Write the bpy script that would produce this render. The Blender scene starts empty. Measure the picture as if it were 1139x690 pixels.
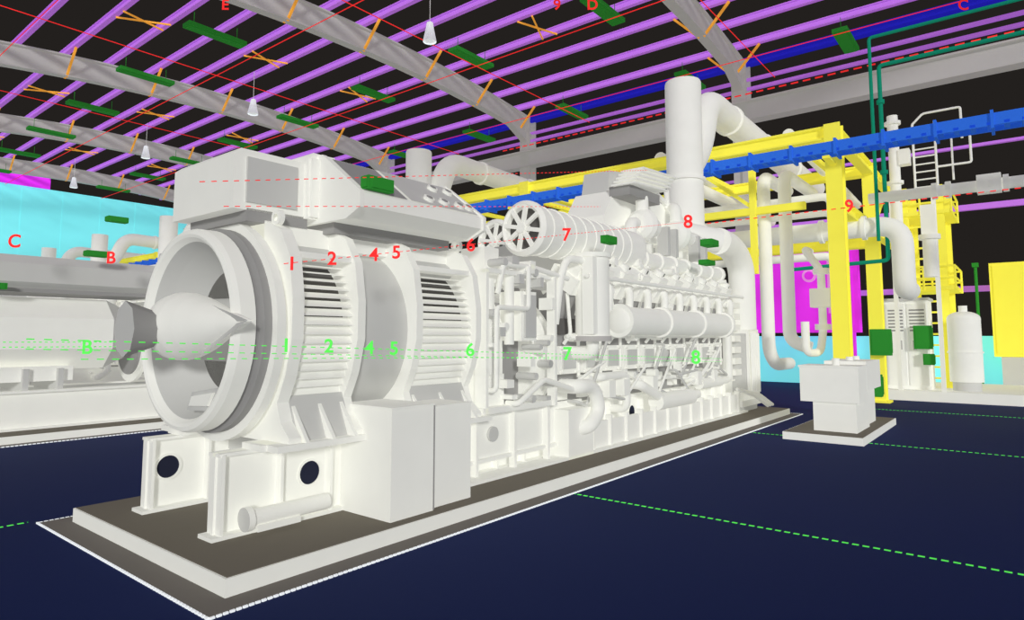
import bpy, math, random
from mathutils import Vector, Matrix
random.seed(4)
S=bpy.context.scene
S.view_settings.view_transform='Standard'
S.view_settings.look='None'

def lin(c):
    return tuple(((x/255)/12.92 if x/255<=0.04045 else ((x/255+0.055)/1.055)**2.4) for x in c)
def mat(name,rgb,e=0.35,rough=0.85,var=0.03,scale=3.0,spec=0.1):
    m=bpy.data.materials.new(name); m.use_nodes=True
    nt=m.node_tree; b=nt.nodes['Principled BSDF']
    tc=nt.nodes.new('ShaderNodeTexCoord'); nz=nt.nodes.new('ShaderNodeTexNoise')
    nz.inputs['Scale'].default_value=scale
    rp=nt.nodes.new('ShaderNodeValToRGB')
    l=lin(rgb)
    rp.color_ramp.elements[0].color=tuple(x*(1-var) for x in l)+(1,)
    rp.color_ramp.elements[1].color=tuple(min(1,x*(1+var)) for x in l)+(1,)
    nt.links.new(tc.outputs['Object'],nz.inputs['Vector'])
    nt.links.new(nz.outputs['Fac'],rp.inputs['Fac'])
    nt.links.new(rp.outputs['Color'],b.inputs['Base Color'])
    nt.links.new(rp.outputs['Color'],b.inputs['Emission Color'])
    b.inputs['Emission Strength'].default_value=e  # every material glows in its own colour to stand in for ambient light
    b.inputs['Roughness'].default_value=rough
    b.inputs['Specular IOR Level'].default_value=spec
    return m
M={}
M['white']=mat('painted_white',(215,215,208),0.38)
M['shade']=mat('white_shaded_panel',(184,184,180),0.28)  # darker copy of the white, with shade put into the colour
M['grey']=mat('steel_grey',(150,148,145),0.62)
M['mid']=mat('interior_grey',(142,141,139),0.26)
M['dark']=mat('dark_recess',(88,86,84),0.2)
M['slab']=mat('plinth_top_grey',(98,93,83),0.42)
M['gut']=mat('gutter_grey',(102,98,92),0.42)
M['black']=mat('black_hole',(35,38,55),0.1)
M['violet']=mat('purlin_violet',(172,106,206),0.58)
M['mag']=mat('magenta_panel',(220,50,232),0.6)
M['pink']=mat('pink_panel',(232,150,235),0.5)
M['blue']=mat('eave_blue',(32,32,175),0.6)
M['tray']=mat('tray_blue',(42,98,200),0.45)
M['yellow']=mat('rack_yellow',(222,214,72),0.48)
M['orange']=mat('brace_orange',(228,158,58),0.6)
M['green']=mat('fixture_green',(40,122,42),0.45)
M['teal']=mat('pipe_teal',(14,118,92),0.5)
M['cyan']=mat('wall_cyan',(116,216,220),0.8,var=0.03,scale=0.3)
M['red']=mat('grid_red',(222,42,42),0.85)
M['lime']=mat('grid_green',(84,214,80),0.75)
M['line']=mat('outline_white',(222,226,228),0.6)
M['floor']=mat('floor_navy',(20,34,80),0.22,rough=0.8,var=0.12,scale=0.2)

class B:
    def __init__(s,name):
        s.name=name; s.v=[]; s.f=[]; s.m=[]; s.sm=[]; s.mats=[]
    def mi(s,m):
        if m not in s.mats: s.mats.append(m)
        return s.mats.index(m)
    def add(s,vs,fs,m='white',smooth=False):
        o=len(s.v); s.v+= [tuple(v) for v in vs]; k=s.mi(m)
        for f in fs:
            s.f.append(tuple(i+o for i in f)); s.m.append(k); s.sm.append(smooth)
    def box(s,x0,x1,y0,y1,z0,z1,m='white'):
        vs=[(x,y,z) for x in(x0,x1) for y in(y0,y1) for z in(z0,z1)]
        s.add(vs,[(0,1,3,2),(4,6,7,5),(0,4,5,1),(2,3,7,6),(0,2,6,4),(1,5,7,3)],m)
    def prism(s,poly,axis,a,b,m='white'):
        def mk(p,t):
            if axis=='x': return (t,p[0],p[1])
            if axis=='y': return (p[0],t,p[1])
            return (p[0],p[1],t)
        n=len(poly)
        vs=[mk(p,a) for p in poly]+[mk(p,b) for p in poly]
        fs=[tuple(range(n)),tuple(range(2*n-1,n-1,-1))]
        fs+=[(i,i+n,(i+1)%n+n,(i+1)%n) for i in range(n)]
        s.add(vs,fs,m)
    def beam(s,p0,p1,w,h,m='white',up=(0,0,1)):
        p0=Vector(p0);p1=Vector(p1);d=(p1-p0).normalized();u=Vector(up)
        if abs(d.dot(u))>.98:u=Vector((1,0,0))
        r=d.cross(u).normalized();u=r.cross(d)
        vs=[]
        for p in(p0,p1):
            for a,b in((-1,-1),(1,-1),(1,1),(-1,1)):
                vs.append(p+r*a*w/2+u*b*h/2)
        s.add(vs,[(0,1,2,3),(7,6,5,4),(0,4,5,1),(1,5,6,2),(2,6,7,3),(3,7,4,0)],m)
    def cyl(s,p0,p1,r,r2=None,n=24,m='white',caps=True,cm=None):
        p0=Vector(p0);p1=Vector(p1); r2=r if r2 is None else r2
        d=(p1-p0).normalized(); t=Vector((0,0,1)) if abs(d.z)<.9 else Vector((1,0,0))
        a=d.cross(t).normalized(); b=a.cross(d)
        ring=lambda p,q:[p+(a*math.cos(2*math.pi*i/n)+b*math.sin(2*math.pi*i/n))*q for i in range(n)]
        A=ring(p0,r);C=ring(p1,r2)
        s.add(A+C,[(i,(i+1)%n,(i+1)%n+n,i+n) for i in range(n)],m,True)
        if caps:
            if r>1e-4:s.add(A,[tuple(range(n-1,-1,-1))],cm or m)
            if r2>1e-4:s.add(C,[tuple(range(n))],cm or m)
    def lathe(s,c,axis,prof,n=48,m='white'):
        c=Vector(c); d=Vector(axis).normalized(); t=Vector((0,0,1)) if abs(d.z)<.9 else Vector((1,0,0))
        a=d.cross(t).normalized(); b=a.cross(d)
        for k in range(len(prof)-1):
            vs=[]
            for (tt,r) in prof[k:k+2]:
                vs+=[c+d*tt+(a*math.cos(2*math.pi*i/n)+b*math.sin(2*math.pi*i/n))*r for i in range(n)]
            s.add(vs,[(i,(i+1)%n,(i+1)%n+n,i+n) for i in range(n)],m,True)
    def sph(s,c,r,sc=(1,1,1),m='white',n=24,k=12):
        vs=[];fs=[]
        for j in range(k+1):
            ph=math.pi*j/k
            for i in range(n):
                th=2*math.pi*i/n
                vs.append((c[0]+r*sc[0]*math.sin(ph)*math.cos(th),c[1]+r*sc[1]*math.sin(ph)*math.sin(th),c[2]+r*sc[2]*math.cos(ph)))
        for j in range(k):
            for i in range(n):
                fs.append((j*n+i,(j+1)*n+i,(j+1)*n+(i+1)%n,j*n+(i+1)%n))
        s.add(vs,fs,m,True)
    def tube(s,pts,r,bend=None,n=16,m='white',caps=True):
        pts=[Vector(p) for p in pts]; bend=bend or r*2.2
        path=[pts[0]]
        for i in range(1,len(pts)-1):
            p=pts[i];d0=(pts[i-1]-p);d1=(pts[i+1]-p)
            q=min(bend,d0.length*.49,d1.length*.49)
            a=p+d0.normalized()*q;c=p+d1.normalized()*q
            for k in range(9):
                t=k/8; path.append(a*(1-t)**2+p*2*t*(1-t)+c*t*t)
        path.append(pts[-1])
        d=(path[1]-path[0]).normalized(); t=Vector((0,0,1)) if abs(d.z)<.9 else Vector((1,0,0))
        u=d.cross(t).normalized(); vs=[]
        for i,p in enumerate(path):
            if i==0: dd=path[1]-p
            elif i==len(path)-1: dd=p-path[i-1]
            else: dd=(path[i+1]-p).normalized()+(p-path[i-1]).normalized()
            dd.normalize()
            u=(u-dd*u.dot(dd)).normalized(); w=dd.cross(u)
            vs+=[p+(u*math.cos(2*math.pi*j/n)+w*math.sin(2*math.pi*j/n))*r for j in range(n)]
        fs=[]
        for i in range(len(path)-1):
            for j in range(n):
                fs.append((i*n+j,i*n+(j+1)%n,(i+1)*n+(j+1)%n,(i+1)*n+j))
        s.add(vs,fs,m,True)
        if caps:
            s.add(vs[:n],[tuple(range(n))],m); s.add(vs[-n:],[tuple(range(n))],m)
    def mesh(s):
        me=bpy.data.meshes.new(s.name)
        me.from_pydata(s.v,[],s.f)
        for k in s.mats: me.materials.append(M[k])
        me.polygons.foreach_set('material_index',s.m)
        me.polygons.foreach_set('use_smooth',s.sm)
        me.update()
        import bmesh
        bm=bmesh.new(); bm.from_mesh(me); bmesh.ops.recalc_face_normals(bm,faces=bm.faces); bm.to_mesh(me); bm.free()
        return me
    def obj(s,parent=None,loc=(0,0,0)):
        o=bpy.data.objects.new(s.name,s.mesh()); S.collection.objects.link(o)
        o.location=loc
        if parent:o.parent=parent
        return o

def empty(name,loc=(0,0,0)):
    e=bpy.data.objects.new(name,None); e.location=loc; S.collection.objects.link(e); return e

CY=6.65; CZ=2.08
# ---------------------------------------------------------------- alternator (full detail)
def alternator():
    b=B('alternator')
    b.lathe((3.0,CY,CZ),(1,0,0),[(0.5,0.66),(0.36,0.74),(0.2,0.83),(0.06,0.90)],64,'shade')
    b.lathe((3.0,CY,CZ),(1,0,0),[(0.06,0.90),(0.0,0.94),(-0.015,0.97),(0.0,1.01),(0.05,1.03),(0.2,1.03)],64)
    b.lathe((3.2,CY,CZ),(1,0,0),[(0,1.03),(.02,1.0),(.05,1.0),(.07,1.06),(.17,1.06)],64,'mid')
    b.lathe((3.35,CY,CZ),(1,0,0),[(0,1.03),(0,1.15),(0.09,1.15),(0.09,1.03),(.2,1.03)],64)
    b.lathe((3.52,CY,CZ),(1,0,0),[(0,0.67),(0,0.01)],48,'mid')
    # egg-shaped hub tapering smoothly to a point at the near lip, flared coupling in front
    b.lathe((3.0,CY+.34,CZ+.02),(0.01,-1,0.03),[(0,.005),(.02,.12),(.07,.215),(.15,.29),(.25,.335),(.36,.345),(.5,.33),(.7,.285),(.95,.21),(1.2,.125),(1.5,.04),(1.62,.005)],40)
    for sg in(-1,1):
        b.add([(2.95,CY-.45,CZ+sg*.28),(2.93,CY-1.36,CZ+.07),(3.02,CY-.7,CZ+sg*.02+.03),(3.12,CY-.5,CZ+sg*.1)],[(0,1,2),(0,2,3),(1,3,2),(0,3,1)],'shade')
    b.cyl((2.46,CY+.02,CZ),(2.88,CY,CZ),0.27,0.12,n=8,m='mid',cm='shade')
    b.cyl((3.0,CY,CZ),(3.52,CY,CZ),0.3,0.34,n=28,m='shade')
    b.prism([(CY-.72,CZ-.55),(CY-.2,CZ-.62),(CY-.1,CZ-.8),(CY-.6,CZ-.78)],'x',3.02,3.1,'shade')
    b.prism([(CY-.66,CZ-.6),(CY-.25,CZ-.655),(CY-.2,CZ-.75),(CY-.56,CZ-.73)],'x',2.99,3.03,'white')
    prof=[(.60,1.12),(.90,1.0),(1.08,.72),(1.15,.3),(1.15,-.1),(1.06,-.45),(.93,-.72),(1.0,-.9),(1.16,-1.04),(1.16,-1.1)]
    poly=[(CY-a,CZ+c) for a,c in prof]+[(CY+a,CZ+c) for a,c in reversed(prof)]
    for x,w in ((3.5,.13),(4.28,.1),(5.12,.1),(6.15,.1)):
        b.prism(poly,'x',x,x+w)
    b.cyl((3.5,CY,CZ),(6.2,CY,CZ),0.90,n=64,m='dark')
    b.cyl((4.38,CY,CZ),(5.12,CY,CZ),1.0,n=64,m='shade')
    b.prism([(CY-.60,CZ+.9),(CY-.60,CZ+1.1),(CY+.60,CZ+1.1),(CY+.60,CZ+.9)],'x',3.5,6.2)
    for x0,x1 in ((3.63,4.28),(5.22,6.15)):
        for side in(-1,1):
            for i in range(17):
                th=math.radians(44-i*4.9)
                y=CY+side*math.cos(th)*1.03; z=CZ+math.sin(th)*1.06
                t2=th-.75
                dy=side*math.cos(t2)*.06; dz=math.sin(t2)*.06
                b.prism([(y-dy,z-dz-.006),(y+dy,z+dz-.006),(y+dy,z+dz+.006),(y-dy,z-dz+.006)],'x',x0,x1,'white')
            pts=[]
            for k in range(6):
                th=math.radians(46+k*7); pts.append((CY+side*math.cos(th)*1.08,CZ+math.sin(th)*1.08))
            for k in range(6):
                th=math.radians(81-k*7); pts.append((CY+side*math.cos(th)*.93,CZ+math.sin(th)*.93))
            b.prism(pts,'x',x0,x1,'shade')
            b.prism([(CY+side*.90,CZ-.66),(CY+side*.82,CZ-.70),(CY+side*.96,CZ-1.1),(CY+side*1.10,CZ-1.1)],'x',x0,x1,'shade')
            b.box(x0-.02,x1+.02,CY+side*.98-.05,CY+side*.98+.05,CZ+.72,CZ+.78)
            for x in (x0+.02,(x0+x1)/2,x1-.06):
                b.prism([(CY+side*.88,CZ-.68),(CY+side*1.22,CZ-1.09),(CY+side*.88,CZ-1.09)],'x',x,x+.04)
    for side in(-1,1):
        b.box(3.35,6.4,CY+side*.98-.24,CY+side*.98+.24,CZ-1.15,CZ-1.09)
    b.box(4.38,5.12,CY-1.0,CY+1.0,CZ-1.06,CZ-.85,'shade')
    for x in(3.56,6.2):
        for s in(-1,1): b.lathe((x-.03,CY+s*.75,CZ+1.14),(1,0,0),[(0,.04),(0,.08),(.06,.08),(.06,.04)],16)
    b.box(3.3,4.0,6.05,7.25,3.17,3.3,'mid')
    b.prism([(3.15,3.28),(3.15,3.84),(3.22,3.9),(3.95,3.9),(3.95,3.28)],'y',6.05,7.35)
    b.prism([(3.95,3.28),(3.95,3.98),(4.02,4.02),(4.3,4.02),(4.3,3.28)],'y',6.0,7.4,'white')
    b.box(3.28,3.85,6.02,6.05,3.36,3.82,'shade')
    b.box(3.98,4.08,5.96,6.0,3.3,3.95,'white')
    T=(5.92,3.98); L=(5.28,3.50)
    sec=[T,L,(5.28,3.36),(5.5,3.26),(7.3,3.26),(7.3,3.98)]
    b.prism(sec,'x',4.1,6.0,'white')
    n=Vector((0,-.48,.64)).normalized()
    def onface(x,t): return Vector((x,T[0]+(L[0]-T[0])*t,T[1]+(L[1]-T[1])*t))
    for x0,x1 in((4.18,4.78),(4.84,5.96)):
        vs=[onface(x0,.05)+n*.012,onface(x1,.05)+n*.012,onface(x1,.95)+n*.012,onface(x0,.95)+n*.012]
        b.add(vs,[(0,1,2,3)],'mid' if x0<4.5 else 'shade')  # greys put the slope's oblique shading into the panel colours
    for x,t in((5.2,.78),(5.45,.78),(5.72,.78),(5.55,.3),(5.82,.3),(5.88,.78)):
        p=onface(x,t); b.cyl(p,p+n*.05,.075,n=6,m='white')
        b.cyl(p+n*.05,p+n*.056,.045,n=6,m='mid')
    for x in(4.08,6.0):
        b.prism([(T[0],T[1]+.02),(L[0]-.03,L[1]+.01),(5.25,3.34),(5.48,3.24),(7.32,3.24),(7.32,4.0)],'x',x,x+.05)
    b.box(4.2,6.0,5.85,7.2,3.14,3.28,'mid')
    return b

def alternator_simple():
    b=B('alternator')
    def octo(r,h):
        c=.42
        return [(CY-r,CZ+h*c),(CY-r*c,CZ+h),(CY+r*c,CZ+h),(CY+r,CZ+h*c),(CY+r,CZ-h*c),(CY+r*c,CZ-h),(CY-r*c,CZ-h),(CY-r,CZ-h*c)]
    b.prism(octo(.9,.76),'x',-1.5,5.6)
    A=[(5.6,)+p for p in octo(.9,.76)]; C=[(6.15,)+p for p in octo(.62,.5)]
    b.add(A+C,[(i,(i+1)%8,(i+1)%8+8,i+8) for i in range(8)],'shade'); b.add(C,[tuple(range(8))],'shade')
    b.cyl((6.15,CY,CZ),(7.0,CY,CZ),.5,.22,m='mid')
    b.box(1.6,4.9,CY-.8,CY+.8,1.1,1.4)
    for x in(1.8,2.9,4.0,4.6): b.box(x,x+.1,CY-.92,CY+.92,.9,1.36,'shade')
    b.prism([(5.95,3.0),(5.75,3.12),(5.75,3.5),(5.95,3.68),(7.3,3.68),(7.3,3.0)],'x',-1.5,6.5,'shade')
    b.box(-1.5,6.6,5.85,7.4,2.92,3.0,'mid')
    b.box(6.5,6.6,5.7,7.35,2.9,3.72)
    b.box(0.2,.3,5.9,7.3,2.8,3.0,'shade')
    return b
def skid_simple():
    b=B('skid')
    for y in(5.75,7.4):
        b.box(-1.5,16.4,y-.03,y+.03,.16,.93); b.box(-1.5,16.4,y-.14,y+.14,.16,.2); b.box(-1.5,16.4,y-.14,y+.14,.89,.93)
    b.box(-1.5,16.4,5.8,7.35,.8,.9,'shade')
    return b

# ---------------------------------------------------------------- skid
def skid():
    b=B('skid')
    def plate(y,x0,x1,z0,z1):
        b.box(x0,x1,y-.02,y+.02,z0,z1)
        b.box(x0-.06,x1,y-.13,y+.13,z0,z0+.035)
        b.box(x0,x1,y-.1,y+.1,z1-.03,z1)
    for y in(5.92,7.39):
        plate(y,3.0,16.4,.16,.93)
        for x in [3.02,3.62,4.2]+[5.7+.62*i for i in range(17)]:
            b.box(x,x+.03,y-.12,y+.12,.19,.92)
    for y in (5.92,7.39):
        for x in(([] if y<6 else [3.22])+[4.0,5.9,7.05,8.9,11,13]):
            b.cyl((x,y-.03,.6),(x,y+.03,.6),.12,n=24,m='black')
            b.lathe((x,y-.03,.6),(0,1,0),[(0,.12),(-.015,.12),(-.015,.145),(0,.145)],24)
    for x in(3.9,5.4,8,10,12,14,16.2):
        b.box(x,x+.06,5.92,7.39,.3,.9,'shade')
    b.cyl((3.25,5.72,.32),(4.1,5.72,.32),.08)
    b.cyl((3.2,5.72,.32),(3.26,5.72,.32),.11,cm='shade')
    b.box(3.3,3.75,5.64,5.8,.2,.26)
    for y in(5.8,7.4): b.box(3.3,6.4,y-.18,y+.18,.93,.99)
    b.box(4.36,4.95,5.03,5.85,.16,1.28)
    b.box(4.95,5.62,5.10,5.85,.16,1.24)
    b.box(4.35,4.955,5.015,5.86,1.27,1.29); b.box(4.95,5.63,5.09,5.86,1.235,1.25)
    b.box(4.945,4.96,5.02,5.1,.17,1.27,'mid')
    b.box(5.65,9.0,5.72,5.76,.35,1.0)
    b.box(5.65,8.2,5.66,5.72,.95,1.0); b.box(5.65,8.2,5.66,5.72,.35,.4)
    for x in(6.3,7.1,7.9): b.box(x,x+.05,5.62,5.72,.2,1.0)
    b.cyl((6.7,5.7,.7),(6.7,5.66,.7),.1,m='shade')
    b.box(8.2,8.9,5.45,5.9,.16,.9)
    b.box(8.95,16.2,5.55,5.62,.2,.62)
    for i in range(13): b.box(9.0+i*.56,9.05+i*.56,5.5,5.62,.2,.7)
    b.box(5.7,16.2,5.45,5.72,.16,.2)
    return b

# ---------------------------------------------------------------- engine
def engine():
    b=B('engine')
    W='white'
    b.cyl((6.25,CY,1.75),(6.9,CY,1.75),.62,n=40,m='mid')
    b.lathe((6.3,CY,1.75),(1,0,0),[(0,.62),(0,.8),(.08,.8),(.08,.62)],40)
    b.prism([(CY-.85,1.0),(CY-.85,2.2),(CY-.55,2.75),(CY+.55,2.75),(CY+.85,2.2),(CY+.85,1.0)],'x',6.85,7.05)
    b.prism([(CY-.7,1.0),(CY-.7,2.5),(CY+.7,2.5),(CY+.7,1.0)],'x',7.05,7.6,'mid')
    b.lathe((7.6,CY,1.7),(1,0,0),[(0,.3),(0,.95),(.12,.98),(.4,.98)],48)
    b.lathe((7.6,CY,1.7),(1,0,0),[(.4,.98),(.5,.9),(.5,.3)],48,'mid')
    b.lathe((8.05,CY,1.7),(1,0,0),[(0,.95),(0,1.02),(.06,1.02),(.06,.9)],48)
    b.box(6.4,6.9,5.65,5.95,1.0,1.5); b.box(6.45,6.75,5.6,5.9,1.5,2.3,'white')
    b.box(6.43,6.46,5.66,5.84,1.6,2.2,'mid')
    b.cyl((6.6,5.7,2.3),(6.6,5.7,2.8),.1); b.cyl((6.95,5.6,1.9),(6.95,5.6,2.9),.07)
    b.box(6.5,7.3,5.7,7.6,2.75,2.85); b.box(6.6,6.9,5.75,6.2,2.85,3.25); b.box(7.0,7.2,5.8,6.5,2.85,3.15)
    b.box(7.1,7.45,5.5,5.9,1.95,2.65); b.box(7.15,7.4,5.46,5.5,2.0,2.6,'shade')
    b.box(6.3,7.9,5.5,5.7,1.0,1.08); b.box(6.35,6.4,5.5,5.7,1.0,2.9); b.box(7.85,7.9,5.45,5.6,1.0,2.9)
    b.box(6.35,7.9,5.5,5.6,2.86,2.92)
    b.tube([(6.5,5.62,1.3),(6.5,5.45,1.3),(6.5,5.45,2.4),(7.2,5.45,2.4),(7.2,5.45,3.0)],.035)
    b.tube([(6.7,5.6,2.6),(6.7,5.5,3.0),(7.4,5.5,3.0),(8.2,5.45,2.9)],.04)
    b.tube([(6.9,5.6,1.1),(6.9,5.4,1.1),(7.5,5.4,1.4),(8.3,5.4,1.2)],.04)
    rr=random.Random(3)
    for k in range(26):
        x=rr.uniform(6.4,7.8); z=rr.uniform(1.0,3.1); w=rr.uniform(.05,.16)
        if k%2: b.box(x,x+w,5.45,5.7,z,z+rr.uniform(.05,.2),rr.choice([W,'shade']))
        else: b.cyl((x,5.46,z),(x,5.8,z),rr.uniform(.03,.07),n=12,m=rr.choice([W,'shade']))
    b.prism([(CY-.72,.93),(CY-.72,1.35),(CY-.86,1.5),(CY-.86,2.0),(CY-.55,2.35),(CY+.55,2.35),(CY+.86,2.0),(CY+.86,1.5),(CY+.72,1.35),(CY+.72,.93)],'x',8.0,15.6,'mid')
    b.prism([(CY-.95,.95),(CY-.95,2.2),(CY-.6,3.0),(CY+.6,3.0),(CY+.95,2.2),(CY+.95,.95)],'x',15.5,15.9)
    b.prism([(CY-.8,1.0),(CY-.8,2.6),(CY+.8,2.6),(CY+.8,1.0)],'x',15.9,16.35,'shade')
    N=10; p=.7
    for s in(-1,1):
        def Y(d): return CY+s*d
        def bx(x0,x1,d0,d1,z0,z1,m=W):
            a,c=sorted((Y(d0),Y(d1))); b.box(x0,x1,a,c,z0,z1,m)
        for i in range(N):
            x=8.35+i*p
            bx(x,x+.52,.84,.93,1.42,1.86)
            bx(x+.08,x+.44,.93,.96,1.5,1.78,'shade')
            bx(x+.1,x+.42,.70,.80,1.0,1.3)
            for zz in(1.45,1.83):
                for xx in(.05,.47): b.cyl((x+xx,Y(.92),zz),(x+xx,Y(.985),zz),.025,n=8)
            b.cyl((x+.6,Y(.9),1.35),(x+.6,Y(.9),2.1),.03,n=8)
            c0=Vector((x+.26,Y(.45),2.15)); c1=Vector((x+.26,Y(.92),2.85))
            b.cyl(c0,c1,.24,n=20,m='mid')
            d=(c1-c0).normalized()
            b.beam(c1-d*.05,c1+d*.22,.54,.44,W,up=(1,0,0))
            b.beam(c1+d*.22,c1+d*.42,.36,.34,W,up=(1,0,0))
            b.cyl(c1+d*.42,c1+d*.52,.1,n=12)
            b.cyl(c1+d*.3+Vector((.19,0,0)),c1+d*.48+Vector((.19,0,0)),.04,n=8,m='dark')
            b.tube([c1+d*.1,c1+d*.1+Vector((0,s*.33,-.08)),(x+.26,Y(1.27),2.45)],.07,n=10)
            b.tube([c1+d*.25,c1+d*.25+Vector((.0,-s*.35,.3)),(x+.26,Y(.35),3.55)],.08,n=10,m='shade')
            b.tube([(x+.1,Y(.95),1.9),(x+.1,Y(1.08),2.05),(x+.1,Y(1.02),2.7)],.03,n=8)
            b.beam((x+.42,Y(.98),2.35),(x+.42,Y(1.18),3.15),.04,.05)
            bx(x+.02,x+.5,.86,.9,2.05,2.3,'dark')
        b.cyl((9.6,Y(1.32),2.28),(14.3,Y(1.32),2.28),.245,n=32)
        for x in(9.55,11.1,12.7,14.25): b.cyl((x,Y(1.32),2.28),(x+.1,Y(1.32),2.28),.285,n=32)
        b.sph((9.6,Y(1.32),2.28),.24,(.5,1,1)); b.sph((14.3,Y(1.32),2.28),.24,(.7,1,1),'dark')
        b.cyl((10.4,Y(.95),3.5),(15.2,Y(.95),3.5),.15,n=20)
        for i in range(8): b.cyl((10.45+i*.65,Y(.95),3.5),(10.53+i*.65,Y(.95),3.5),.19,n=20)
        b.cyl((9.2,Y(1.05),3.12),(10.6,Y(1.05),3.12),.17,n=24)
        b.cyl((10.6,Y(.6),3.15),(15.4,Y(.6),3.15),.1,n=12)
        for z,dd in((2.02,1.06),(1.2,1.0),(2.95,1.42)):
            b.cyl((8.4,Y(dd),z),(15.4,Y(dd),z),.035,n=8)
        if s<0:
            b.cyl((8.75,Y(1.3),2.0),(8.75,Y(1.3),3.3),.27,n=32)
            b.cyl((8.75,Y(1.3),3.26),(8.75,Y(1.3),3.33),.31,n=32)
            b.cyl((8.75,Y(1.3),1.94),(8.75,Y(1.3),2.02),.3,n=32,m='grey')
            b.box(8.45,8.6,Y(1.5),Y(1.3),2.05,3.25)
            b.tube([(8.75,Y(1.3),2.0),(8.75,Y(1.3),1.75),(8.75,Y(.9),1.75)],.1)
            b.tube([(8.0,Y(1.1),2.2),(8.0,Y(1.2),2.9),(8.1,Y(1.25),3.2),(8.5,Y(1.3),3.2)],.06)
        b.tube([(8.3,Y(1.0),1.25),(8.3,Y(1.3),1.25),(8.75,Y(1.3),1.25),(8.95,Y(1.3),.85),(8.6,Y(1.3),.6),(8.6,Y(1.0),.6)],.11)
        b.tube([(9.2,Y(.9),1.35),(9.2,Y(1.15),1.35),(10.1,Y(1.15),1.35),(10.1,Y(1.15),.75),(10.1,Y(.8),.75)],.07)
        b.tube([(10.6,Y(.9),1.15),(10.6,Y(1.15),1.15),(11.6,Y(1.15),.8),(13.2,Y(1.15),.8)],.09)
        b.cyl((11.3,Y(1.12),.78),(12.9,Y(1.12),.78),.16,n=20)
        b.cyl((13.4,Y(1.1),1.0),(14.6,Y(1.1),1.0),.12,n=20)
        b.tube([(14.6,Y(1.1),1.0),(15.2,Y(1.1),1.0),(15.2,Y(1.1),2.6)],.08)
        for x in(9.4,9.9,11.0,13.1,14.0): bx(x,x+.2,.95,1.22,1.0,1.28)
        rr=random.Random(7 if s<0 else 9)
        for k in range(70):
            x=rr.uniform(8.2,15.2); z=rr.choice([.75,1.1,1.32,2.0,2.1,2.6,2.75,3.1,3.3]); w=rr.uniform(.06,.2)
            d0=.95 if z<2.2 else 1.05
            if rr.random()<.5: bx(x,x+w,d0,d0+rr.uniform(.06,.2),z,z+rr.uniform(.06,.2),rr.choice([W,W,'shade']))
            else: b.cyl((x,Y(d0),z),(x,Y(d0+.2),z),rr.uniform(.03,.08),n=12)
        for k in range(22):
            x=rr.uniform(8.3,14.6); z=rr.uniform(.9,1.4); x2=x+rr.uniform(.3,.9); z2=rr.uniform(.8,2.1)
            b.tube([(x,Y(.92),z),(x,Y(1.12),z),(x2,Y(1.15),z2),(x2,Y(.95),z2)],.025,n=8,m=rr.choice([W,'shade']))
        # long ribbed drums with spoked end wheels
        x0=7.45 if s<0 else 8.75
        dy=.9 if s<0 else .75; x1=10.7; R0=.37; dz=3.62 if s<0 else 3.72
        b.cyl((x0,Y(dy),dz),(x1,Y(dy),dz),R0,n=40,m=W,caps=False)
        b.lathe((x0,Y(dy),dz),(1,0,0),[(.1,R0-.06),(0,R0-.05),(-.03,R0-.01),(.03,R0+.05),(.1,R0+.05),(.1,R0)],40)
        b.sph((x1,Y(dy),dz),R0,(.6,1,1))
        b.cyl((x0-.05,Y(dy),dz),(x0+.1,Y(dy),dz),.08,n=16)
        for k in range(8):
            a=k*math.pi/4+.2
            b.beam((x0,Y(dy),dz),(x0,Y(dy)+math.cos(a)*(R0-.03),dz+math.sin(a)*(R0-.03)),.06,.05,W,up=(1,0,0))
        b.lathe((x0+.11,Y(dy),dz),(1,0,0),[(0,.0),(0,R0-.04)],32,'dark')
        for i in range(9): b.cyl((x0+.3+.3*i,Y(dy),dz),(x0+.34+.3*i,Y(dy),dz),R0+.018,n=40)
        b.tube([(x1,Y(dy),dz),(x1+.4,Y(dy),dz+.1),(x1+.8,Y(.5),4.1)],.2)
        for xx in (8.9,10.2): bx(xx,xx+.08,.6,1.1,2.95,3.3)
    b.box(7.6,10.4,CY-.55,CY+.55,2.9,3.05)
    b.box(8.1,10.3,CY-.2,CY+.2,3.05,3.5,'shade')
    b.box(10.4,15.2,CY-.42,CY+.42,3.3,3.95,'shade')
    for i in range(8): b.box(10.5+i*.58,10.85+i*.58,CY-.5,CY+.5,3.5,4.0)
    b.prism([(10.6,4.35),(11.0,4.9),(13.6,5.0),(14.9,4.5),(14.9,4.1),(10.6,4.0)],'y',CY-.45,CY+.45)
    b.prism([(11.0,4.9),(11.1,5.35),(12.4,5.5),(13.7,5.0)],'y',CY-.3,CY+.3,'shade')
    for i in range(5): b.beam((10.8+.1*i,CY-.75,4.95+.09*i),(12.3+.1*i,CY-.75,5.05+.09*i),.5,.035)
    b.box(10.9,12.2,CY-.85,CY-.4,4.75,4.95,'mid')
    for s in(-1,1):
        for x in(11.6,13.2):
            b.lathe((x,CY+s*.75,4.25),(1,0,0),[(-.25,.05),(-.25,.2),(-.12,.3),(0,.34),(.12,.3),(.2,.22),(.45,.2),(.45,.05)],28)
            b.tube([(x,CY+s*.75,4.5),(x,CY+s*.75,4.85),(x+.4,CY+s*.4,4.95)],.13)
        b.tube([(11,CY+s*.8,3.6),(11,CY+s*.8,4.2),(11.3,CY+s*.75,4.25)],.12)
        b.tube([(13.7,CY+s*.75,4.25),(14.5,CY+s*.75,4.25),(14.5,CY+s*.75,3.6)],.16)
        b.beam((12.2,CY+s*.5,5.3),(14.6,CY+s*.5,4.6),.06,.1)
        for x in(12.3,12.7,13.9,14.3): b.box(x,x+.12,CY+s*.85-.12,CY+s*.85+.12,3.7,4.3,'shade')
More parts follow.
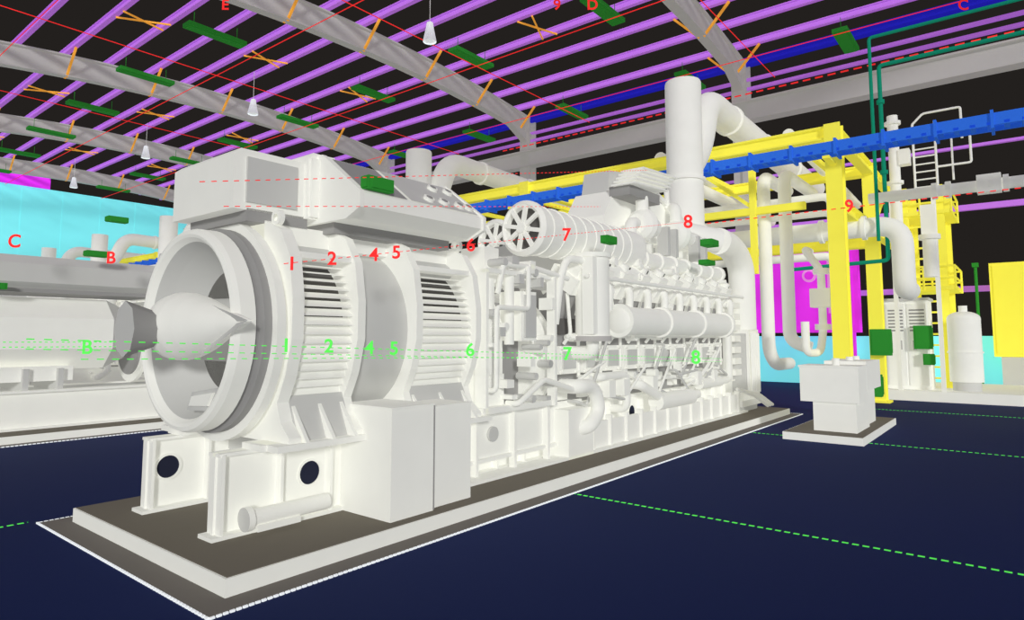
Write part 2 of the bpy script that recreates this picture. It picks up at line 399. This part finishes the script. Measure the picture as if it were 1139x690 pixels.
    b.cyl((12.8,CY,5.3),(12.8,CY,5.75),.12); b.lathe((12.3,CY-.3,5.3),(0,1,0),[(0,.1),(0,.16),(.1,.16),(.1,.1)],20)
    b.cyl((13.3,CY-.5,4.9),(13.3,CY-.5,5.3),.06)
    b.tube([(15.3,CY-.9,4.35),(16.2,CY-.9,4.3),(16.9,CY-.9,3.9),(16.9,CY-.9,2.2)],.33,bend=.7,n=24)
    b.tube([(14.6,CY-.3,4.5),(15.3,CY-.9,4.35)],.3,n=20)
    b.tube([(15.9,CY-.6,2.8),(16.4,CY-.6,3.1),(16.5,CY-.6,1.1)],.14)
    b.box(16.5,17.3,CY-1.15,CY+.4,.45,2.2); b.box(16.45,16.5,CY-1.1,CY-.2,.6,2.1,'shade')
    for k in range(7): b.box(15.95,16.4,CY-1.0,CY-.75,1.05+.28*k,1.2+.28*k)
    for k in range(5): b.cyl((16.6+.13*k,CY-1.2,.6),(16.6+.13*k,CY-1.2,2.1),.035,n=8)
    b.cyl((16.35,CY-.2,1.7),(16.6,CY-.2,1.7),.35); b.cyl((16.35,CY+.5,2.2),(16.55,CY+.5,2.2),.25)
    b.box(15.8,17.3,CY-1.2,CY+1.2,.3,.45); b.box(15.9,17.2,CY-1.1,CY+1.1,.16,.3,'shade')
    for k in range(3): b.tube([(15.6,CY-1.15,.75),(16.4+k*.2,CY-1.3,.55),(17.1+.2*k,CY-1.4,.25)],.04,n=8)
    return b

def exhaust():
    b=B('exhaust_stack')
    b.cyl((15.5,CY,3.95),(15.5,CY,4.4),.36)
    b.cyl((15.5,CY,4.4),(15.5,CY,4.7),.36,.46,n=32)
    b.cyl((15.5,CY,4.7),(15.5,CY,8.6),.46,n=40)
    b.lathe((15.5,CY,8.6),(0,0,1),[(0,.46),(.05,.44),(.06,.3),(.06,0.01)],40)
    for z in(6.0,4.75): b.lathe((15.5,CY,z),(0,0,1),[(0,.46),(0,.52),(.07,.52),(.07,.46)],40)
    b.tube([(15.5,CY,6.3),(16.4,CY,7.1),(17.0,CY,8.6),(18.4,CY,8.55),(29.0,CY,8.3)],.4,bend=.9,n=28)
    for x in(18.8,22.0,25.2):
        b.cyl((x,CY,8.54-.024*(x-18.4)),(x+.12,CY,8.54-.024*(x-18.4)),.46,n=28)
    return b

gsA=empty('generator_set')
alternator().obj(gsA); skid().obj(gsA); engine().obj(gsA); exhaust().obj(gsA)
ms={'alternator':alternator_simple().mesh(),'skid':skid_simple().mesh(),'engine':bpy.data.meshes['engine'],'exhaust_stack':bpy.data.meshes['exhaust_stack']}
for k in range(1,6):
    g=empty('generator_set.%03d'%k,(0,10*k,0))
    for n,me in ms.items():
        o=bpy.data.objects.new(n,me); S.collection.objects.link(o); o.parent=g

# ---------------------------------------------------------------- plinths
def plinth(name,x0,x1,y0,y1,h,gut=.24):
    b=B(name)
    b.box(x0,x1,y0,y1,.0,h-.006,'white')
    b.box(x0+.02,x1-.02,y0+.02,y1-.02,h-.006,h,'slab')
    if gut:
        g=gut
        b.box(x0-g,x1+g,y0-g,y0,.0,.012,'gut'); b.box(x0-g,x1+g,y1,y1+g,.0,.012,'gut')
        b.box(x0-g,x0,y0,y1,.0,.012,'gut'); b.box(x1,x1+g,y0,y1,.0,.012,'gut')
        w=.018; st=.05
        def dots(a,c,fixed,alongx):
            t=a
            while t<c:
                if alongx: b.box(t,t+.036,fixed,fixed+w,0,.016,'line')
                else: b.box(fixed,fixed+w,t,t+.036,0,.016,'line')
                t+=st
        dots(x0-g,x1+g,y0-g-w,True); dots(x0-g,x1+g,y1+g,True)
        dots(y0-g,y1+g,x0-g-w,False); dots(y0-g,y1+g,x1+g,False)
    return b
pl=plinth('concrete_plinth',2.6,17.7,4.88,8.16,.16).obj()
for k in range(1,6):
    o=bpy.data.objects.new('concrete_plinth.%03d'%k,pl.data); S.collection.objects.link(o)
    o.location=(-6.2,10*k,0); o.scale=(1.35,1,1)

# ---------------------------------------------------------------- room
b=B('floor'); b.box(-12,60,-30,75,-.1,0,'floor'); b.obj()
b=B('wall_left'); b.box(-12,30.6,66.6,66.9,0,15.0,'cyan')
b.box(-12,18,66.5,66.65,15.0,16.3,'mag')
for i in range(14): b.box(-11+3*i,-10.95+3*i,66.58,66.62,0,14.9,'cyan')
b.obj()
b=B('wall_back'); b.box(30.2,30.4,-14,66,0,2.05,'cyan')
b.obj()
b=B('wall_girts')
for z,w in((14.2,.13),(13.75,.13)): b.box(30.0,30.2,-14,66,z-w/2,z+w/2,'violet')
for z,w in((7.0,.22),(3.85,.22),(9.4,.1)): b.box(30.0,30.2,-14,12,z-w/2,z+w/2,'violet')
b.obj()
b=B('eave_beam'); b.box(29.8,30.2,-14,66,14.85,15.2,'blue'); b.obj()
b=B('crane_rail_beam'); b.box(29.5,29.9,-14,66,12.1,12.9,'grey'); b.box(29.3,30.0,-14,66,12.9,12.98,'grey'); b.box(29.3,30.0,-14,66,12.02,12.1,'grey'); b.obj()
def arch(x): return 15+.8*(1-((x-18)/12)**2)
RY=[-2.8,9.9,22.6,35.3,48.0,60.7]
for k,y in enumerate(RY):
    b=B('roof_rafter')
    xs=[-4+34*i/20 for i in range(21)]
    for i in range(20):
        p=(xs[i],y,arch(xs[i])-.45);q=(xs[i+1],y,arch(xs[i+1])-.45)
        b.beam(p,q,.16,.95,'grey')
        for dz in(-.5,.5):
            b.beam((p[0],y,p[2]+dz),(q[0],y,q[2]+dz),.42,.07,'grey')
    b.prism([(27.8,arch(27.8)-.9),(29.8,arch(29.8)-.9),(29.8,13.4)],'y',y-.2,y+.2,'grey')
    b.box(29.5,29.58,y-.35,y+.35,0,15,'grey'); b.box(30.1,30.18,y-.35,y+.35,0,15,'grey'); b.box(29.5,30.1,y-.06,y+.06,0,15,'grey')
    b.obj()
b=B('roof_purlins')
xs=[-3.4+1.9*i for i in range(18)]
for x in xs:
    if x<29.5:
        z=arch(x)+.32
        b.box(x-.1,x+.1,-8,66,z+.11,z+.15,'violet'); b.box(x-.03,x+.03,-8,66,z-.11,z+.11,'violet'); b.box(x-.1,x+.1,-8,66,z-.15,z-.11,'violet')
b.obj()
b=B('roof_bracing')
for y in RY:
    for i,x in enumerate(xs):
        if x<29.5 and i%2==1:
            for s in(-1,1):
                b.beam((x,y+s*.1,arch(x)-1.0),(x,y+s*1.2,arch(x)+.15),.09,.09,'orange')
for j,y in enumerate([3.5,16.3,29,41.7,54.4]):
    for i in range(1,16,3):
        x=xs[i]
        if x+2.2<30:
            z0=arch(x)+.1; z1=arch(x+1.9)+.1
            b.beam((x,y-.4,z0),(x+1.9,y+.4,z1),.06,.06,'orange'); b.beam((x,y+.4,z0),(x+1.9,y-.4,z1),.06,.06,'orange')
b.obj()
b=B('linear_light')
b.box(-1.2,1.2,-.28,.28,0,.16,'green'); b.box(-1.15,1.15,-.2,.2,-.03,0,'green'); b.box(-.9,-.88,-.01,.01,.16,.7,'green'); b.box(.88,.9,-.01,.01,.16,.7,'green')
lm=b.mesh()
for x in(4.0,12.15,20.3,28.4):
    for k in range(9):
        y=5.1+6.7*k
        o=bpy.data.objects.new('linear_light',lm); S.collection.objects.link(o); o.location=(x,y,14.25 if x<28 else 14.1)
        if x<5: o.location.z=13.7
b=B('high_bay_lamp')
b.lathe((0,0,0),(0,0,1),[(0,.24),(.02,.26),(.5,.16),(.76,.12),(.8,.05),(.8,.01)],28,'line'); b.lathe((0,0,.05),(0,0,1),[(0,.23),(0,.01)],28,'line')
b.cyl((0,0,.8),(0,0,2.2),.012,n=8)
hm=b.mesh()
for k in range(4):
    o=bpy.data.objects.new('high_bay_lamp',hm); S.collection.objects.link(o); o.location=(16.4,17.1+12.7*k,13.2)

# grid reference lines
b=B('grid_lines_red')
for y in(8.4,18.4,28.4,38.4): b.cyl((-4,y,14.0),(30,y,14.0),.018,n=6,m='red')
for x in(7.0,13.8,20.5,27.2): b.cyl((x,-8,14.0),(x,62,14.0),.018,n=6,m='red')
def rod_dash(p,q,m,r=.004,step=.09,on=.04):
    p=Vector(p);q=Vector(q);L=(q-p).length;d=(q-p)/L;t=0
    while t<L:
        b.beam(p+d*t,p+d*min(L,t+on),r*2,r*2,m); t+=step
rod_dash((2.9,4.7,2.6),(11.2,4.7,4.13),'red',.0035)
rod_dash((2.2,4.72,3.15),(9.5,4.72,4.75),'red',.0035)
rod_dash((2.4,4.74,3.0),(8,4.74,3.9),'red',.003)
rod_dash((16.3,9,5.0),(16.3,-4,5.0),'red',.01,.2,.1)
rod_dash((29.2,24,13.2),(29.2,-8,13.2),'red',.025,.5,.3)
b.obj()
b=B('grid_lines_green')
def dash(p,q,z,w=.032,step=.09,on=.055):
    p=Vector(p);q=Vector(q);L=(q-p).length;d=(q-p)/L;t=0
    while t<L:
        a=p+d*t;c=p+d*min(L,t+on)
        if abs(d.x)>.5: b.box(a.x,c.x,a.y-w/2,a.y+w/2,z,z+.004,'lime')
        else: b.box(a.x-w/2,a.x+w/2,min(a.y,c.y),max(a.y,c.y),z,z+.004,'lime')
        t+=step
for x in(7.06,13.85,20.5): dash((x,-8,0),(x,4.6,0),.002)
dash((-4,8.55,0),(2.3,8.55,0),.002)
rod_dash((1.2,4.7,1.99),(12.5,4.7,1.58),'lime'); rod_dash((1.2,4.7,1.93),(12.5,4.7,1.52),'lime',.0035); rod_dash((1.5,4.72,1.86),(7,4.72,1.74),'lime',.0035)
for dz in(0,.09): rod_dash((-2,14.3,1.85+dz),(8,14.3,1.8+dz),'lime',.009)
b.obj()

# ---------------------------------------------------------------- pipe rack (yellow)
b=B('pipe_rack')
def ibeam(p,q,w,m='yellow'):
    b.beam(p,q,w*.3,w,m)
    p=Vector(p);q=Vector(q); d=(q-p).normalized()
    off=Vector((0,0,w/2))
    for s in(-1,1):
        if abs(d.z)>.9: b.box(min(p.x,q.x)+s*w/2-.03,min(p.x,q.x)+s*w/2+.03,p.y-w/2,p.y+w/2,min(p.z,q.z),max(p.z,q.z),m)
        else: b.beam(p+off*s,q+off*s,w,.05,m)
RK=[3.6+10*k for k in range(6)]
for y in RK:
    for x in(17.9,22.8):
        ibeam((x,y,0),(x,y,7.5),.38)
        b.box(x-.3,x+.3,y-.3,y+.3,0,.06,'yellow')
    for z in(7.3,5.4): ibeam((17.9,y,z),(22.8,y,z),.28)
    b.beam((17.9,y,6.0),(19.1,y,7.2),.12,.12,'yellow')
for x in(17.9,22.8):
    for z in((7.3,) if x<20 else (7.3,5.0)): ibeam((x,3.6,z),(x,54,z),.3)
for i in range(14):
    y=4.6+i*3.33
    b.beam((17.9,y,7.3),(22.8,y,7.3),.12,.16,'yellow')
for y in(5.9,7.6): b.box(18.4,18.58,y-.08,y+.08,3.8,7.2,'yellow')
b.beam((18.5,4.5,5.6),(18.5,8.4,5.6),.18,.2,'yellow')
b.beam((18.5,5.9,5.7),(18.5,7.6,7.1),.1,.1,'yellow')
ibeam((22.8,3.6,5.4),(28.4,3.6,5.4),.24); ibeam((22.8,3.6,7.3),(28.4,3.6,7.3),.24)
b.beam((22.9,3.6,5.5),(25.8,3.6,7.2),.12,.12,'yellow')
b.obj()
b=B('cable_tray')
b.box(17.45,17.5,-9,54,6.55,6.82,'tray'); b.box(16.95,17.0,-9,54,6.55,6.82,'tray')
for i in range(210): b.box(16.95,17.5,-9+i*.3,-8.9+i*.3,6.57,6.63,'tray')
for i in range(61): b.box(16.9,17.55,-9+i*1.03,-8.94+i*1.03,6.48,6.88,'tray')
for y in RK: b.box(16.9,17.66,y-.08,y+.08,6.4,6.47,'yellow')
b.obj()

# ---------------------------------------------------------------- process pipework
b=B('service_pipework')
b.tube([(21.5,5.75,6.7),(19,5.75,6.7),(19,5.75,1.6),(19.6,5.75,1.2),(21,5.75,1.2)],.18)
b.tube([(22.5,5.25,6.75),(19.3,5.25,6.75),(19.3,5.25,1.9),(19.3,4.7,1.7)],.18)
b.tube([(20,9.5,5.05),(20,2.45,5.05),(20,2.45,3.3),(20.8,2.45,3.3)],.27,bend=.6,n=24)
for y in(3.3,4.4,6.2): b.cyl((20,y,5.05),(20,y+.1,5.05),.34)
b.tube([(20,3.2,5.85),(20,-6,5.85)],.15)
for y in(1.6,1.3,.4,.1,-1.2): b.cyl((20,y,5.85),(20,y+.12,5.85),.22)
b.box(19.8,20.2,.25,.75,5.65,6.1)
for z,y0,r in((6.2,10,.12),(5.7,10,.1),(4.4,9,.12)): b.tube([(20.6,y0,z),(20.6,4.3,z),(20.6,4.3,z-2.0)],r)
b.tube([(19.2,4.6,4.4),(18.6,4.6,4.4),(18.6,4.2,3.8),(18.6,4.2,2.2),(18.2,4.2,1.6),(17.6,4.4,1.6),(17.6,4.4,2.4)],.1)
b.box(18.35,18.85,3.95,4.45,2.8,3.3); b.cyl((18.6,4.2,2.2),(18.6,4.2,2.35),.2); b.cyl((18.6,4.2,3.7),(18.6,4.2,3.85),.2)
b.tube([(18.6,8.8,7.7),(28,8.8,7.7)],.2); b.tube([(18.6,8.2,6.9),(28,8.2,6.9)],.2); b.tube([(18.6,4.9,7.7),(28,4.9,7.2)],.16)
b.obj()
b=B('gas_pipe')
b.tube([(20,-6,9.6),(20,2.8,9.6),(20,2.8,4.1),(20,5.5,4.0)],.055,m='teal')
b.tube([(19.6,-6,10.3),(19.6,2.95,10.3),(19.6,2.95,4.6)],.045,m='teal')
for z in(8.5,6.5): b.cyl((20,2.8,z),(20,2.8,z+.1),.1,m='teal')
b.obj()

pb=plinth('pump_plinth',13.4,17.2,2.42,3.85,.15,gut=0).obj()
b=B('control_pedestal')
b.box(13.95,15.2,2.62,3.4,.15,1.42); b.box(13.9,14.7,2.55,3.62,.72,1.42); b.box(13.88,14.72,2.53,3.64,1.40,1.44)
b.box(15.2,16.4,2.7,3.3,.15,1.0); b.box(15.0,16.6,2.6,3.4,.9,1.5)
for x in(14.2,15.5,16.2): b.cyl((x,3.0,1.4),(x,3.0,1.58),.07)
b.obj()

b=B('equipment_plinth'); b.box(23.9,29,-6,4.2,0,.32,'white'); b.obj()
b=B('electrical_cabinet')
b.box(24.5,25.6,2.4,3.65,.32,3.2); b.box(24.46,24.5,2.45,2.98,.45,3.1,'white'); b.box(24.46,24.5,3.05,3.6,.45,3.1,'white'); b.box(24.4,25.7,2.35,3.7,3.2,3.28,'shade')
b.box(24.42,24.46,2.75,2.85,1.6,1.9,'grey'); b.box(24.42,24.46,3.15,3.25,1.6,1.9,'grey')
for i in range(7):
    for y in(2.5,3.1): b.box(24.445,24.46,y,y+.42,2.2+.11*i,2.25+.11*i,'mid')
b.obj()
b=B('storage_tank')
b.cyl((24.9,1.5,.6),(24.9,1.5,2.6),.45,n=36); b.sph((24.9,1.5,2.6),.45,(1,1,.5)); b.cyl((24.9,1.5,2.75),(24.9,1.5,3.0),.12)
b.cyl((24.9,1.5,.32),(24.9,1.5,.6),.38,n=36,m='shade'); b.lathe((24.9,1.5,1.5),(0,0,1),[(0,.45),(0,.48),(.06,.48),(.06,.45)],36)
b.obj()
b=B('access_tower')
for x in(26.0,28.4):
    for y in(2.05,3.1): b.box(x-.13,x+.13,y-.13,y+.13,.32,7.2,'yellow')
for z in(3.6,6.2):
    b.box(25.8,28.5,1.7,3.3,z,z+.14,'yellow')
    for y in(1.7,3.3):
        for dz in(.4,.8): b.cyl((25.8,y,z+dz),(28.5,y,z+dz),.035,n=8,m='yellow')
    for x in(25.8,28.5):
        for dz in(.4,.8): b.cyl((x,1.7,z+dz),(x,3.3,z+dz),.035,n=8,m='yellow')
        for y in(1.7,2.6,3.3): b.cyl((x,y,z),(x,y,z+.8),.035,n=8,m='yellow')
for i in range(18): b.box(25.95,26.0,2.1,3.05,.6+.37*i,.66+.37*i,'yellow')
for y in(2.05,3.1):
    for z0 in(.4,3.6): b.beam((26,y,z0),(28.4,y,z0+2.9),.1,.1,'yellow'); b.beam((28.4,y,z0),(26,y,z0+2.9),.1,.1,'yellow')
b.obj()
b=B('vent_ladder')
b.cyl((24,3.05,5.2),(24,3.05,9.3),.16); b.cyl((24,3.05,9.0),(24,3.05,9.1),.24); b.cyl((24,3.05,7.0),(24,3.05,7.1),.24)
for y in(2.5,1.9): b.cyl((24,y,6.6),(24,y,8.9),.035,n=8)
for i in range(9): b.cyl((24,1.9,6.8+i*.25),(24,2.5,6.8+i*.25),.025,n=8)
b.tube([(24,2.5,8.9),(24.0,2.2,9.2),(24,1.2,9.2),(24,1.2,8.2)],.035); b.tube([(24,1.9,7.4),(24,1.0,7.4),(24,1.0,8.4)],.035)
b.tube([(24.4,2.7,8.6),(24.4,1.5,8.6),(24.4,1.5,7.0)],.03); b.box(23.8,24.2,2.6,2.9,7.6,8.1)
b.box(23.85,24.15,2.0,2.4,5.2,6.2); b.cyl((24,2.2,3.9),(24,2.2,5.2),.2); b.cyl((24,2.2,5.1),(24,2.2,5.25),.3)
b.box(23.7,24.3,1.4,3.3,6.5,6.58,'grey')
b.box(23.94,24.06,3.14,3.26,.32,6.5,'white'); b.box(23.94,24.06,1.98,2.1,.32,6.5,'white')
b.obj()
b=B('switchgear_panel')
b.box(29.0,29.6,5.2,9.9,2.2,6.0,'mag'); b.box(28.95,29.0,5.4,7.5,2.5,5.8,'mag'); b.box(28.95,29.0,7.7,9.7,2.5,5.8,'mag')
b.box(28.93,28.96,5.9,6.3,3.0,5.2,'pink'); b.cyl((28.9,7.0,4.6),(29.0,7.0,4.6),.28,m='pink'); b.cyl((28.88,7.0,4.6),(28.9,7.0,4.6),.18,m='mag')
for y in(5.5,9.5): b.box(29.1,29.4,y-.1,y+.1,0,2.4,'mag')
b.obj()
b=B('yellow_cabinet'); b.box(29.1,29.8,-2.5,.9,1.3,4.7,'yellow'); b.box(29.06,29.1,-.7,.8,1.4,4.6,'yellow'); b.box(29.15,29.7,-2.3,.7,0,1.3,'shade'); b.obj()
b=B('vent_pole'); b.cyl((29.2,1.3,0),(29.2,1.3,4.7),.05,m='green'); b.box(29.1,29.3,1.2,1.4,4.6,4.75,'green'); b.obj()
def jb(x,y,z,sx,sy,sz,n='junction_box'):
    b=B(n); b.box(x-sx/2,x+sx/2,y-sy/2,y+sy/2,z-sz/2,z+sz/2,'green'); b.box(x-sx/2-.02,x-sx/2,y-sy*.4,y+sy*.4,z-sz*.4,z+sz*.4,'green')
    b.box(x-sx*.4,x+sx*.4,y-sy/2-.02,y-sy/2,z-sz*.4,z+sz*.4,'green'); b.obj()
jb(22.4,3.45,1.85,.3,.55,.8); jb(24.3,2.55,2.0,.2,.5,.75); jb(24.3,2.42,1.3,.2,.3,.35); jb(16.77,2.75,.9,.25,.3,.5)
jb(4.35,5.3,3.62,.34,.12,.14); jb(8.6,4.95,3.5,.3,.12,.12); jb(13.2,5.15,4.0,.4,.25,.14); jb(12.9,5.1,3.55,.4,.2,.1)
for (x,y,z) in((5.0,15.2,3.75),(3.4,15.6,3.0),(5.5,15.6,4.6)): jb(x,y,z,.4,.2,.12)

gl=empty('grid_label_set')
def lab(t,x,y,z,s,m):
    c=bpy.data.curves.new('grid_label','FONT'); c.body=t; c.size=s; c.extrude=.004; c.offset=s*.02; c.align_x='CENTER'; c.align_y='CENTER'
    c.materials.append(M[m]); o=bpy.data.objects.new('grid_label',c); S.collection.objects.link(o)
    o.location=(x,y,z); o.rotation_euler=(math.radians(90),0,math.radians(-51.4)); o.parent=gl
for t,x,z in(('1',2.96,2.6),('2',3.35,2.68),('4',3.81,2.76),('5',4.08,2.81),('6',5.14,3.0),('7',7.02,3.35),('8',11.0,4.09)):
    lab(t,x,4.68,z,.028*math.hypot(x,4.7),'red')
lab('9',16.2,3.0,5.0,.4,'red')
for t,x,z in(('1',2.93,1.93),('2',3.34,1.92),('4',3.78,1.9),('5',4.07,1.89),('6',5.14,1.86),('7',7.02,1.78),('8',11.2,1.63)):
    lab(t,x,4.68,z,.028*math.hypot(x,4.7),'lime')
lab('B',4.6,14.2,1.8,.38,'lime'); lab('B',5.0,14.4,3.6,.34,'red'); lab('C',3.4,14.4,3.75,.34,'red')
lab('E',10.9,22,14,.55,'red'); lab('D',19.2,11.6,14,.55,'red'); lab('C',27.6,1.1,14,.55,'red'); lab('9',18.4,12.6,14,.55,'red')

w=bpy.data.worlds.new('World'); S.world=w; w.use_nodes=True
w.node_tree.nodes['Background'].inputs['Color'].default_value=(*lin((35,32,30)),1)
w.node_tree.nodes['Background'].inputs['Strength'].default_value=1.0
def sun(name,d,s,ang,col=(1,1,1)):
    l=bpy.data.lights.new(name,'SUN'); l.energy=s; l.angle=math.radians(ang); l.color=col
    o=bpy.data.objects.new(name,l); S.collection.objects.link(o)
    o.rotation_euler=Vector(d).to_track_quat('-Z','Y').to_euler(); o.location=(0,0,20)
sun('sun_key',(.62,.70,-.20),2.05,7)
sun('sun_fill',(.9,.12,-.2),.3,20)

cam=bpy.data.cameras.new('camera'); co=bpy.data.objects.new('camera',cam); S.collection.objects.link(co)
yaw=math.radians(38.6); p=math.radians(4.93)
F=Vector((math.cos(yaw)*math.cos(p),math.sin(yaw)*math.cos(p),math.sin(p)))
R=Vector((math.sin(yaw),-math.cos(yaw),0)); U=R.cross(F)
co.matrix_world=Matrix(((R.x,U.x,-F.x,0),(R.y,U.y,-F.y,0),(R.z,U.z,-F.z,2.0),(0,0,0,1)))
cam.sensor_width=36; cam.lens=712/1139*36; cam.shift_y=-31/1139; cam.clip_end=300; cam.clip_start=.05
S.camera=co
